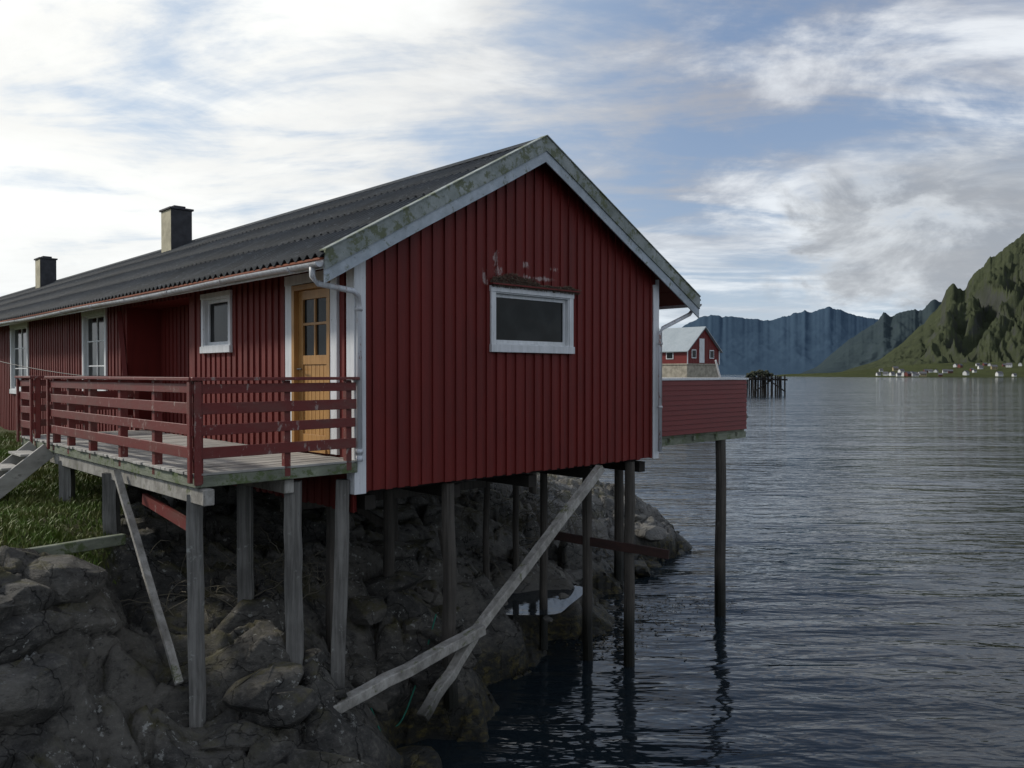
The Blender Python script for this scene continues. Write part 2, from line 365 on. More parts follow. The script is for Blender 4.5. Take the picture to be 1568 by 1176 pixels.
for (x,y,s,dz) in [(-5.3,6.6,.62,.0),(-4.75,7.0,.55,-.05),(-4.2,6.7,.6,-.05),(-4.6,7.55,.45,.0),(-3.75,6.9,.5,-.2),(-2.9,7.3,.5,-.2),(-5.6,5.6,.7,-.1),(-4.7,5.9,.7,-.1),(-3.6,6.1,.6,-.15),(-2.4,7.0,.5,-.1)]:
    hull_rock(mb.v,mb.f,(x,y,tz(x,y)+dz-.15),s*1.1,s*.75,s*.6,random.uniform(.9,1.4),.65,34,.05,.2)
for row in range(3):
    s=-1.5+.25*row
    while s<.75-.15*row:
        L=random.uniform(.40,.85); c=s+L/2
        x=-5.03+c*.40+row*.10+random.uniform(-.07,.05); y=8.3+c*.92
        z=-2.30-row*.37+random.uniform(-.04,.04)
        hull_rock(mb.v,mb.f,(x-.05,y-.12,z),L*.55,.36,.23+random.uniform(-.03,.03),math.atan2(.92,.40)+random.uniform(-.18,.18),.75,36,.06,.08); s+=L*.94
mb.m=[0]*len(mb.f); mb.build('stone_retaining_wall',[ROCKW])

# ------------------------------------------------------------------ grass
def blades(name,pts,hmin,hmax,mat,wid=.011):
    n=len(pts); h=rng.uniform(hmin,hmax,n); a=rng.uniform(0,6.28,n); l=rng.normal(0,.45,(n,2))*h[:,None]
    dx=np.cos(a)*wid; dy=np.sin(a)*wid
    v=np.zeros((n,5,3))
    v[:,0]=pts+np.stack([-dx,-dy,0*dx],1); v[:,1]=pts+np.stack([dx,dy,0*dx],1)
    mid=pts+np.stack([l[:,0]*.35,l[:,1]*.35,h*.6],1)
    v[:,2]=mid+np.stack([dx*.7,dy*.7,0*dx],1); v[:,3]=mid+np.stack([-dx*.7,-dy*.7,0*dx],1)
    v[:,4]=pts+np.stack([l[:,0],l[:,1],h],1)
    i=np.arange(n)*5
    f=[(k,k+1,k+2,k+3) for k in i]+[(k+3,k+2,k+4) for k in i]
    me=bpy.data.meshes.new(name); me.from_pydata(v.reshape(-1,3).tolist(),[],f); me.materials.append(mat)
    ob=bpy.data.objects.new(name,me); scene.collection.objects.link(ob); return ob
def grass_mat():
    m,nt,b,pos,obj,g=newmat('grass_blades')
    n=nt.noise(pos,1.6,5,.7); n2=nt.noise(pos,30,2)
    col=nt.mix(nt.ramp(n,.35,.65),(.10,.17,.022),(.17,.16,.055)); col=nt.mix(nt.ramp(n2,.4,.7,0,.6),col,(.05,.085,.014))
    nt.put(b.inputs['Base Color'],col); b.inputs['Roughness'].default_value=.6
    return m
GR=grass_mat()
NB=130000
px=rng.uniform(-13,-4.6,NB); py=rng.uniform(6.5,20,NB)
k=grassmask(px,py)*(.3+.9*fbm(px*1.3,py*1.3,3,21))>rng.uniform(.15,.9,NB)
px=px[k];py=py[k]; blades('grass',np.stack([px,py,terrain(px,py)-.01],1),.03,.13,GR)

# ------------------------------------------------------------------ main cabin
A=(-1.837,10.0,0.0); RZ=math.atan2(.6902,.7236)
LEN=38.0; U0=-.1; U1=5.985; ZB=-1.45; RU=2.975; RZT=3.415; SL=.557; SR=.525; EL=-.69; ER=6.945; VF=-.25
cabin=empty('red_fishing_cabin',A,RZ)
def rz(u): return RZT-(SL*(RU-u) if u<RU else SR*(u-RU))
gab=lambda a,o,z:(a,-o,z)
sid=lambda a,o,z:(U0-o,a,z)
def clad(mb,fn,a0,a1,zb,ztop,openings,spacing=.19,extra=(),jb=.02):
    br=sorted(set([a0,a1]+[x for o in openings for x in o[:2]]+list(extra)))
    for p,q in zip(br[:-1],br[1:]):
        mid=(p+q)/2; ops=sorted([o for o in openings if o[0]<mid<o[1]],key=lambda o:o[2])
        cur_p=cur_q=zb
        for o in ops:
            if o[2]>cur_p+1e-4: mb.poly([fn(p,0,cur_p),fn(q,0,cur_q),fn(q,0,o[2]),fn(p,0,o[2])])
            cur_p=cur_q=o[3]
        mb.poly([fn(p,0,cur_p),fn(q,0,cur_q),fn(q,0,ztop(q)),fn(p,0,ztop(p))])
    a=a0+spacing*.5
    while a<a1-.03:
        w=.052+random.uniform(-.005,.005); jx=random.uniform(-.008,.008); l,r=a-w+jx,a+w+jx; th=.024+random.uniform(-.004,.004); tw=random.uniform(-.003,.003)
        ops=sorted([o for o in openings if o[0]<r and o[1]>l],key=lambda o:o[2]); segs=[]; cur=zb-random.uniform(0,jb)
        for o in ops:
            if o[2]>cur+.02: segs.append((cur,o[2],o[2]))
            cur=o[3]
        segs.append((cur,ztop(l),ztop(r)))
        for z0,zl,zr in segs:
            c=[fn(l,.0,z0),fn(r,.0,z0),fn(r,th+tw,z0),fn(l,th-tw,z0),fn(l,0,zl),fn(r,0,zr),fn(r,th-tw,zr),fn(l,th+tw,zl)]
            mb.hexa(c,0)
        a+=spacing
GW=(2.16,3.73,.40,1.17)
mb=MB(); clad(mb,gab,U0,U1,ZB,lambda u:rz(u)-.13,[GW],extra=(RU,))
mb.box(U0,U1,.001,.03,ZB-.004,ZB+.05)
mb.build('gable_wall',[RED],cabin,recalc=False)
DO=(.50,1.49,-1.02,1.18); W1=(3.46,4.39,.42,1.20); RC=(5.08,8.09,-1.02,1.28); W2=(9.27,10.67,-.40,1.26); W3=(15.45,17.14,-.44,1.27)
mb=MB(); clad(mb,sid,0,LEN,ZB-.25,lambda v:rz(U0)-.12,[DO,W1,RC,W2,W3])
mb.poly([sid(RC[1],0,-1.02),sid(RC[1],-.65,-1.02),sid(RC[1],-.65,1.28),sid(RC[1],0,1.28)])
mb.poly([sid(RC[0],0,-1.02),sid(RC[0],-.65,-1.02),sid(RC[0],-.65,1.28),sid(RC[0],0,1.28)])
mb.poly([sid(RC[0],-.65,-1.02),sid(RC[1],-.65,-1.02),sid(RC[1],-.65,1.28),sid(RC[0],-.65,1.28)])
mb.poly([sid(RC[0],0,1.28),sid(RC[1],0,1.28),sid(RC[1],-.65,1.28),sid(RC[0],-.65,1.28)])
mb.poly([sid(RC[0],0,-1.02),sid(RC[1],0,-1.02),sid(RC[1],-.65,-1.02),sid(RC[0],-.65,-1.02)])
for q in np.arange(RC[0]+.15,RC[1]-.05,.19): mb.box(q-.05,q+.05,-.65,-.63,-1.02,1.28,0,sid)
mb.beam(sid(8.35,.05,1.22),sid(8.0,.05,-.2),.09,.04)
mb.build('long_wall',[RED_S],cabin,recalc=False)
mb=MB()
mb.poly([(U1,0,ZB),(U1,LEN,ZB),(U1,LEN,rz(U1)-.12),(U1,0,rz(U1)-.12)])
for q in np.arange(.1,LEN,.19): mb.box(U1,U1+.024,q-.05,q+.05,ZB,rz(U1)-.12)
mb.poly([(U0,LEN,ZB-.4),(U1,LEN,ZB-.4),(U1,LEN,rz(U1)-.12),(RU,LEN,RZT-.13),(U0,LEN,rz(U0)-.12)])
mb.build('rear_walls',[RED_S],cabin,recalc=False)
mb=MB(); mb.box(U0+.03,U1-.03,.05,LEN,ZB+.06,ZB+.2)
for q in np.arange(.3,14,.6): mb.box(U0+.05,U1-.05,q,q+.07,ZB-.08,ZB+.055)
for u in (.1,1.5,3.0,4.4,5.7): mb.box(u,u+.16,.12,14,ZB-.26,ZB-.084)
mb.build('floor_joists',[DARKW],cabin)
def roof_side(name,ue,sl,sgn):
    lam=.18; vv=np.arange(VF-.02,LEN+.3,lam/6); rows=[0,.25,.5,.75,1.0]
    vs=[];fs=[]
    run=abs(ue-RU); nv=len(vv)
    for r in range(4):
        for e,(t,lift) in enumerate(((rows[r]-(.02 if r else 0),.0),(rows[r+1],.009))):
            u=RU+sgn*run*t; z=RZT-sl*run*t+lift+.030*np.sin(2*math.pi*vv/lam)+.012*vn(vv*.7,vv*0+r*3)
            uu=np.full(nv,u)+ (.02*vn(vv*1.1,vv*0+r*5) if e else 0)*sgn
            vs.append(np.stack([uu,vv,z],1))
        b=r*2*nv
        i=np.arange(nv-1); fs.append(np.stack([b+i,b+i+1,b+nv+i+1,b+nv+i],1))
    v=np.concatenate(vs); f=np.concatenate(fs)
    me=bpy.data.meshes.new(name); me.from_pydata(v.tolist(),[],f.tolist()); me.materials.append(ROOF)
    me.polygons.foreach_set('use_smooth',[True]*len(me.polygons))
    ob=bpy.data.objects.new(name,me); scene.collection.objects.link(ob); ob.parent=cabin
    md=ob.modifiers.new('s','SOLIDIFY'); md.thickness=.008; md.offset=-1
roof_side('roof_sheets_west',EL-.04,SL,-1); roof_side('roof_sheets_east',ER+.04,SR,1)
mb=MB()
for (ue,s) in ((EL,-1),(ER,1)):
    n=10
    for i in range(n):
        a=RU+(ue-RU)*i/n; b=RU+(ue-RU)*((i+1)/n-.004)
        z=lambda u:rz(u)-.05
        lo,hi=min(a,b),max(a,b)
        mb.hexa([(lo,VF+.012,z(lo)-.03),(hi,VF+.012,z(hi)-.03),(hi,LEN+.25,z(hi)-.03),(lo,LEN+.25,z(lo)-.03),(lo,VF+.012,z(lo)),(hi,VF+.012,z(hi)),(hi,LEN+.25,z(hi)),(lo,LEN+.25,z(lo))])
mb.build('soffit',[RED_S],cabin)
mb=MB()
for s in (-1,1):
    u2=RU+s*.2; mb.poly([(RU,VF-.03,RZT+.05),(RU,LEN+.3,RZT+.05),(u2,LEN+.3,rz(u2)+.038),(u2,VF-.03,rz(u2)+.038)])
mb.build('ridge_cap',[ROOF],cabin)
def rake(name,ue,off_t,off_b,v0,v1,mat,wob=0):
    mb=MB(); n=10
    for i in range(n):
        a=RU+(ue-RU)*i/n; b=RU+(ue-RU)*(i+1)/n
        lo,hi=min(a,b),max(a,b); q=lambda u:wob*math.sin(u*2.3)
        mb.hexa([(lo,v0,rz(lo)+off_b+q(lo)),(hi,v0,rz(hi)+off_b+q(hi)),(hi,v1,rz(hi)+off_b+q(hi)),(lo,v1,rz(lo)+off_b+q(lo)),
                 (lo,v0,rz(lo)+off_t),(hi,v0,rz(hi)+off_t),(hi,v1,rz(hi)+off_t),(lo,v1,rz(lo)+off_t)])
    mb.build(name,[mat],cabin)
for nm,ue in (('west',EL),('east',ER)):
    rake('barge_board_'+nm,ue,.045,-.17,VF-.03,VF+.0,BARGE,.006)
    rake('barge_trim_'+nm,ue,-.16,-.33,VF-.012,VF+.01,BARGE2,.006)
    rake('barge_cap_'+nm,ue,.062,.046,VF-.045,VF+.1,BARGE)
mb=MB(); ze=rz(EL)
mb.box(EL+.0,EL+.025,VF+.02,LEN,ze-.16,ze-.06,0); mb.box(EL-.045,EL+.02,VF+.02,LEN,ze-.058,ze-.036,1)
mb.build('eave_fascia',[WHITE,RUST],cabin)
mb=MB()
zg=ze-.095
N=10; r=.055
ring=[(EL-.06+r*math.cos(math.pi+math.pi*i/N),zg+r*math.sin(math.pi+math.pi*i/N)) for i in range(N+1)]
ring2=[(EL-.06+(r-.006)*math.cos(math.pi+math.pi*i/N),zg+(r-.006)*math.sin(math.pi+math.pi*i/N)) for i in range(N+1)]
segs=np.linspace(VF,LEN,40)
for s0,s1 in zip(segs[:-1],segs[1:]):
    d0=.012*math.sin(s0*.9); d1=.012*math.sin(s1*.9)
    for rr in (ring,ring2):
        for i in range(N): mb.poly([(rr[i][0],s0,rr[i][1]+d0),(rr[i][0],s1,rr[i][1]+d1),(rr[i+1][0],s1,rr[i+1][1]+d1),(rr[i+1][0],s0,rr[i+1][1]+d0)])
mb.poly([(p[0],VF,p[1]) for p in ring])
for s0 in np.arange(.4,30,1.9): mb.tube([(EL-.06+.06*math.cos(math.pi+math.pi*i/8),s0,zg-.002+.06*math.sin(math.pi+math.pi*i/8)) for i in range(9)],.007,5)
mb.build('eave_gutter',[GUTTER],cabin,recalc=False,smooth=False)
mb=MB()
xg=EL-.06; vc=VF+.16
mb.tube([(xg,vc,zg-.03),(xg,vc,zg-.15),(xg+.06,vc-.02,zg-.23),(U0-.12,-.14,.99),(U0-.03,-.10,.93),(U0-.02,-.10,.82),(U0-.02,-.10,-1.05)],.036,12)
for z in (.78,-.95): mb.tube([(U0-.02,-.10,z-.02),(U0-.02,-.10,z+.03)],.046,12)
mb.tube([(U0-.02,-.10,-1.0),(U0-.02,-.10,-1.07)],.043,12)
xe=ER+.02; z2=rz(ER)-.12
mb.tube([(xe,vc,z2),(xe,vc,z2-.08),(xe-.1,vc-.02,z2-.14),(U1+.06,-.12,z2-.42),(U1-.02,-.12,z2-.5),(U1-.02,-.12,-1.35)],.036,12)
for z in (.5,-.6): mb.tube([(U1-.02,-.12,z),(U1-.02,-.12,z+.04)],.046,12)
mb.build('downpipes',[GUTTER],cabin,smooth=True)
mb=MB()
for i in range(N):
    f=lambda i:(ER+.05+.055*math.cos(math.pi+math.pi*i/N),rz(ER)-.07+.055*math.sin(math.pi+math.pi*i/N))
    p,q=f(i),f(i+1); mb.poly([(p[0],VF,p[1]),(p[0],LEN,p[1]),(q[0],LEN,q[1]),(q[0],VF,q[1])])
mb.build('east_gutter',[GUTTER],cabin,recalc=False)
mb=MB()
mb.box(U0-.034,U0+.11,-.05,-.026,ZB-.03,rz(U0)-.30); mb.box(U0-.058,U0-.026,-.049,.13,ZB-.03,rz(U0)-.2)
mb.box(U1-.11,U1+.034,-.05,-.026,ZB-.03,rz(U1)-.30); mb.box(U1+.026,U1+.05,-.049,.12,ZB-.03,rz(U1)-.2)
mb.build('corner_boards',[WHITE],cabin,bevel=.004)
def window(name,fn,o,cas=.07,vb=(),hb=(),sash=.045):
    a0,a1,z0,z1=o; mb=MB()
    e=.028; t=e+.03
    mb.box(a0-cas,a0+.012,0.0+.001,t,z0-.01,z1+.01,0,fn); mb.box(a1-.012,a1+cas,.001,t,z0-.01,z1+.01,0,fn)
    mb.box(a0-cas-.01,a1+cas+.01,.001,t+.008,z1-.012,z1+cas,0,fn)
    mb.box(a0-cas-.01,a1+cas+.01,.001,t+.02,z0-cas-.02,z0+.012,0,fn)
    mb.box(a0+.012,a0+.03,-.08,.045,z0+.012,z1-.012,0,fn); mb.box(a1-.03,a1-.012,-.08,.045,z0+.012,z1-.012,0,fn)
    mb.box(a0+.03,a1-.03,-.08,.045,z1-.03,z1-.012,0,fn); mb.box(a0+.03,a1-.03,-.08,.05,z0+.012,z0+.03,0,fn)
    s=sash; i0,i1,j0,j1=a0+.032,a1-.032,z0+.032,z1-.032
    mb.box(i0,i0+s,-.05,-.012,j0,j1,0,fn); mb.box(i1-s,i1,-.05,-.012,j0,j1,0,fn)
    mb.box(i0+s,i1-s,-.05,-.012,j0,j0+s,0,fn); mb.box(i0+s,i1-s,-.05,-.012,j1-s,j1,0,fn)
    for b in vb:
        c=i0+(i1-i0)*b; mb.box(c-.016,c+.016,-.047,-.014,j0+s,j1-s,0,fn)
    for b in hb:
        c=j0+(j1-j0)*b; mb.box(i0+s,i1-s,-.045,-.016,c-.014,c+.014,0,fn)
    mb.poly([fn(i0,-.035,j0),fn(i1,-.035,j0),fn(i1,-.035,j1),fn(i0,-.035,j1)],1)
    mb.build(name,[WHITE,GLASS],cabin,bevel=.003)
window('gable_window',gab,GW,cas=.075,sash=.05)
window('side_window_small',sid,W1,cas=.075,sash=.05)
window('side_window_tall',sid,W2,cas=.09,vb=(.5,),hb=(.33,.66))
window('side_window_far',sid,W3,cas=.09,vb=(.5,),hb=(.33,.66))
mb=MB()
mb.box(GW[0]-.1,GW[1]+.16,.02,.12,1.255,1.275,0,gab)
mb.build('window_drip_board',[RED],cabin)
mb=MB(); a0,a1,z0,z1=DO
mb.box(.35,a0+.01,.001,.06,z0,z1+.01,0,sid); mb.box(a1-.01,1.67,.001,.06,z0,z1+.01,0,sid); mb.box(.34,1.68,.001,.066,z1+.01,z1+.14,0,sid)
mb.build('door_casing',[WHITE],cabin,bevel=.003)
mb=MB()
mb.box(a0+.01,a0+.08,-.08,.07,z0,z1,0,sid); mb.box(a1-.08,a1-.01,-.08,.07,z0,z1,0,sid); mb.box(a0+.08,a1-.08,-.08,.068,z1-.07,z1,0,sid); mb.box(a0+.08,a1-.08,-.08,.09,z0,z0+.05,0,sid)
l0,l1,y0,y1=a0+.085,a1-.085,z0+.055,z1-.075
mb.box(l0,l0+.11,-.05,-.0,y0,y1,0,sid); mb.box(l1-.11,l1,-.05,0,y0,y1,0,sid)
mb.box(l0+.11,l1-.11,-.05,0,y1-.12,y1,0,sid); mb.box(l0+.11,l1-.11,-.05,0,.12,.24,0,sid); mb.box(l0+.11,l1-.11,-.05,0,y0,y0+.16,0,sid)
mb.box((l0+l1)/2-.018,(l0+l1)/2+.018,-.045,-.004,.24,y1-.12,0,sid); mb.box(l0+.11,l1-.11,-.043,-.006,.64,.675,0,sid)
n=6; w=(l1-l0-.22)/n
for i in range(n): mb.box(l0+.11+i*w+.004,l0+.11+(i+1)*w-.004,-.045,-.015,y0+.16,.12,0,sid)
mb.poly([sid(l0,-.03,.2),sid(l1,-.03,.2),sid(l1,-.03,y1-.05),sid(l0,-.03,y1-.05)],1)
mb.poly([sid(l0,-.044,y0),sid(l1,-.044,y0),sid(l1,-.044,.2),sid(l0,-.044,.2)],0)
mb.tube([sid(l1-.05,.0,.06),sid(l1-.05,.05,.06),sid(l1-.17,.055,.06)],.011,8,2)
mb.build('entrance_door',[DOORWOOD,GLASS,CHIMD],cabin,bevel=.003)
for v0 in (12.55,25.0):
    mb=MB(); mb.box(RU-.52,RU+.02,v0,v0+.66,2.6,4.22,0); mb.box(RU-.56,RU+.06,v0-.04,v0+.70,4.22,4.27,1)
    mb.box(RU-.519,RU+.019,v0-.012,v0-.001,2.7,4.215,1); mb.box(RU-.40,RU-.1,v0+.1,v0+.56,4.272,4.34,1)  # thin dark plate: shade of the gable-side face put into colour
    mb.build('chimney_stack',[CHIM,CHIMD],cabin,bevel=.01)
mb=MB()
for i in range(2600):
    a=random.uniform(2.08,3.90); bulge=.12*math.exp(-((a-2.5)/.35)**2)+.02+.08*max(0,mn.noise(Vector((a*4,0,0)))+.25)
    z=1.275+random.uniform(0,max(.015,bulge)); o=random.uniform(.03,.12); d=Vector((random.gauss(0,1),random.gauss(0,.4),random.gauss(0,.5))).normalized()*random.uniform(.015,.05)
    if random.random()<.22: d=Vector((random.gauss(0,.02),random.gauss(0,.01),-random.uniform(.04,.09))); z=1.26
    p=Vector(gab(a,o,z)); mb.tube([p-d*.5,p+d*.5],.0035,3)
mb.build('bird_nest',[NEST],cabin,recalc=False)

# ------------------------------------------------------------------ stilts
stilt=empty('wooden_stilts',A,RZ)
def cam2loc(x,d,z):
    X=x-A[0];Y=d-A[1]; return (X*.7236+Y*.6902, -X*.6902+Y*.7236, z)
def post(mb,u,v,zt,zb,r,sq=False,lean=(0,0)):
    n=6; P=[(u+lean[0]*i/n,v+lean[1]*i/n,zt+(zb-zt)*i/n) for i in range(n+1)]
    if sq: mb.beam(P[0],P[-1],r*2,r*1.8,seg=8,jit=.010)
    else: mb.tube([(p[0]+random.uniform(-.012,.012),p[1]+random.uniform(-.012,.012),p[2]) for p in P],[r*(.92+.16*i/n) for i in range(n+1)],12,jit=.06)
m1=MB()
for a in [(-2.02,.2,-1.3,-4.2,.072,True,(.03,0)),(-.9,.1,-1.25,-3.6,.09,True,(.01,.0)),(-.2,.12,-1.3,-4.4,.08,True,(-.12,0)),
 (-1.0,1.13,-1.25,-3.2,.085,True,(0,0)),(-2.05,2.8,-1.3,-2.6,.085,True,(0,0)),(-2.0,5.0,-1.3,-2.5,.085,True,(0,0)),(-1,3.6,-1.3,-3.0,.08,True,(0,0))]: post(m1,*a)
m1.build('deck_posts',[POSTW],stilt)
m2=MB()
for a in [(1.78,2,-1.5,-3.9,.09,False,(.0,0)),(1.475,.15,-1.5,-4.6,.095,False,(.02,0)),(4.28,2.5,-1.5,-4.5,.06,False,(0,0)),(5.5,3,-1.5,-4.6,.06,False,(0,0)),
 (4.75,1.5,-1.5,-4.9,.07,False,(0,0)),(5.12,.8,-1.5,-6,.085,False,(.02,0)),(5.42,.12,-1.5,-6,.09,False,(0,0)),(0.3,2.2,-1.5,-3.9,.08,False,(0,0)),
 (0.1,.9,-1.5,-4.1,.08,False,(0,0)),(3.0,3.6,-1.5,-4.2,.07,False,(0,0)),(1.5,5,-1.5,-3.7,.09,False,(0,0)),(5.6,6,-1.5,-5,.09,False,(0,0)),(3.5,6.5,-1.5,-4.2,.09,False,(0,0)),(5.6,9,-1.5,-4.7,.09,False,(0,0)),(.2,5,-1.5,-3.4,.09,False,(0,0)),(5.6,13,-1.5,-4.7,.09,False,(0,0)),(3.1,10,-1.5,-4.1,.09,False,(0,0))]: post(m2,*a)
m2.beam((0,2.1,-1.9),(4.3,2.5,-2.0),.05,.14,seg=3); m2.beam((1.78,2,-2.4),(1.5,5,-1.6),.05,.12)
m2.beam((1.6,.5,-2.2),(2.2,.9,-3.6),.05,.07)
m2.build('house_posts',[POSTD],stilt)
L=cam2loc
mb=MB(); mb.beam(L(1.42,12.9,-1.5),L(-.66,10.95,-3.72),.14,.12,seg=10,jit=.008)
mb.build('diagonal_brace',[PALEW],stilt,bevel=.01)
mb=MB(); mb.beam(L(-.40,10.9,-3.45),L(-2.22,9.2,-3.93),.16,.13,seg=8,jit=.01)
mb.beam(L(-.5,11.0,-3.55),L(-1.12,10.0,-4.28),.14,.12,seg=8,jit=.014)
mb.build('fallen_timbers',[PALEW],stilt,bevel=.01)
mb=MB(); mb.beam(L(.75,14.4,-2.88),L(2.6,13.4,-3.0),.05,.15,seg=5,jit=.004); mb.build('loose_red_plank',[mat_wood('old_red_plank',(.06,.028,.022),(.035,.02,.018),(2,2,6))],stilt)

# ------------------------------------------------------------------ deck + railing
deck=empty('wooden_deck',A,RZ)
DZ=-1.05; DU=-2.12; DV0=-.08; DV1=7.2
mb=MB(); v=DV0
while v<DV1:
    w=.118+random.uniform(-.002,.002); mb.box(DU-.02+random.uniform(-.02,.015),U0-.03,v,v+w,DZ-.03,DZ+random.uniform(-.004,.004)); v+=w+.008
mb.build('deck_boards',[DECKW],deck,bevel=.003)
mb=MB()
mb.box(DU,DU+.045,DV0,DV1,DZ-.155,DZ-.034); mb.box(DU+.048,U0-.03,DV0+.002,DV0+.045,DZ-.155,DZ-.034)
for q in (1.2,2.4,3.6,4.8,6.0,7.1): mb.box(DU+.048,U0-.06,q,q+.06,DZ-.17,DZ-.034)
mb.build('deck_rim_beams',[GREENW],deck,bevel=.006)
mb=MB(); mb.beam((DU+.10,-.18,DZ-.25),(DU+.10,5.6,DZ-.25),.12,.17,seg=8,jit=.004); mb.beam((-1.0,-.0,DZ-.25),(-1.0,5.6,DZ-.25),.12,.16,seg=6,jit=.004)
mb.build('deck_bearers',[PALEW],deck,bevel=.008)
mb=MB(); mb.beam((-1.95,.25,-1.72),(-1.95,1.9,-1.55),.05,.13); mb.build('red_tie_board',[RED_RAIL],deck)
mb=MB(); mb.beam((DU-.06,2.2,-1.22),(DU-.03,.30,-3.35),.08,.05,seg=6,jit=.006); mb.build('knee_brace',[PALEW],deck)
mb=MB()
RB=[(-.21,-.11),(-.43,-.31),(-.65,-.54),(-.90,-.78)]
def rail_run(p0,p1,posts,inside,cap=True,pw=.075):
    p0=Vector(p0);p1=Vector(p1);d=(p1-p0).normalized(); nrm=Vector((-d.y,d.x))*inside
    for z0,z1 in RB:
        dz=random.uniform(-.010,.010)
        a=p0-d*random.uniform(0,.03); b=p1+d*random.uniform(0,.02); o=nrm*.028
        mb.hexa([(a.x,a.y,z0+dz),(b.x,b.y,z0-dz),(b.x+o.x,b.y+o.y,z0-dz),(a.x+o.x,a.y+o.y,z0+dz),(a.x,a.y,z1+dz),(b.x,b.y,z1-dz),(b.x+o.x,b.y+o.y,z1-dz),(a.x+o.x,a.y+o.y,z1+dz)])
    if cap:
        a=p0-d*.03-nrm*.05; b=p1+d*.03-nrm*.05; o=nrm*.17
        mb.hexa([(a.x,a.y,-.075),(b.x,b.y,-.075),(b.x+o.x,b.y+o.y,-.075),(a.x+o.x,a.y+o.y,-.075),(a.x,a.y,-.04),(b.x,b.y,-.04),(b.x+o.x,b.y+o.y,-.04),(a.x+o.x,a.y+o.y,-.04)])
    for t in posts:
        c=p0+d*t+nrm*.03; e=c+d*pw; o=nrm*pw
        mb.hexa([(c.x,c.y,DZ-.12),(e.x,e.y,DZ-.12),(e.x+o.x,e.y+o.y,DZ-.12),(c.x+o.x,c.y+o.y,DZ-.12),(c.x,c.y,-.078),(e.x,e.y,-.078),(e.x+o.x,e.y+o.y,-.078),(c.x+o.x,c.y+o.y,-.078)])
DR=DU-.03
rail_run((DR,DV0-.03),(U0-.08,DV0-.03),[.04,1.05,1.86],1)
rail_run((DR,DV0),(DR,5.35),[.06,1.15,2.3,3.5,4.5,5.25],-1,pw=.09)
rail_run((DR,6.25),(DR,7.2),[.0,.85],-1)
rail_run((DR,7.2),(U0-.1,7.2),[.1,1.0,1.85],-1)
mb.build('railing',[RED_RAIL],deck,bevel=.004)
mb=MB()
for q in (DV0-.01,5.27,6.26,7.12): mb.box(DR-.035,DR-.003,q,q+.07,DZ-.10,-.085)
mb.box(DR+.0,DR+.07,DV0-.068,DV0-.033,DZ-.12,-.085)
mb.build('railing_outer_posts',[RED_RAIL],deck,bevel=.004)
st=empty('wooden_steps',A,RZ); mb=MB()
for vv in (5.38,6.2): mb.beam((DU-.02,vv,DZ-.12),(DU-1.02,vv,-1.98),.05,.24)
for i in range(4):
    u=DU-.14-.25*i; z=DZ-.19*(i+1)+.02; mb.box(u-.26,u+.02,5.41,6.17,z-.035,z)
mb.build('steps',[DECKW],st,bevel=.004)

# ------------------------------------------------------------------ east balcony
bal=empty('east_balcony',A,RZ); BV=.5; BU0=U1+.03; BU1=9.86
mb=MB(); n=11; z0=-1.17; z1=-.13; hh=(z1-z0)/n
def panel(p,q):
    p=Vector(p);q=Vector(q);d=(q-p).normalized();nr=Vector((d.y,-d.x))
    for i in range(n):
        a=z0+i*hh; o1=nr*.028; o2=nr*.012
        mb.hexa([(p.x+o1.x,p.y+o1.y,a),(q.x+o1.x,q.y+o1.y,a),(q.x,q.y,a),(p.x,p.y,a),(p.x+o2.x,p.y+o2.y,a+hh-.002),(q.x+o2.x,q.y+o2.y,a+hh-.002),(q.x,q.y,a+hh-.002),(p.x,p.y,a+hh-.002)])
panel((BU0,BV),(BU1,BV)); panel((BU1,BV),(BU1,6.5))
mb.build('clapboard_parapet',[RED_BOARD],bal)
mb=MB(); mb.box(BU0,BU1+.05,BV-.04,BV+.12,-.127,-.09); mb.box(BU1-.1,BU1+.06,BV+.12,6.5,-.127,-.09)
mb.beam((9.35,BV+.3,-.1),(9.2,BV+.32,.28),.03,.03)
mb.build('parapet_cap',[WHITE],bal)
mb=MB(); mb.box(BU0-.02,BU1-.02,BV+.02,6.5,-1.22,-1.175)
mb.box(BU0-.02,BU1+.06,BV+.03,BV+.17,-1.36,-1.225); mb.box(BU0-.02,BU1+.06,3.3,3.44,-1.36,-1.225); mb.box(BU0-.02,BU1+.06,6.2,6.34,-1.36,-1.225)
for u in (6.3,7.1,7.9,8.7,9.5): mb.box(u,u+.07,BV-.02,6.5,-1.30,-1.224)
mb.build('balcony_frame',[GREENW],bal)
mb=MB(); post(mb,9.09,BV+.12,-1.36,-6.4,.115); post(mb,9.2,6.2,-1.36,-6.4,.11); post(mb,9.15,3.35,-1.36,-6.4,.11); mb.build('balcony_posts',[POSTD],bal)

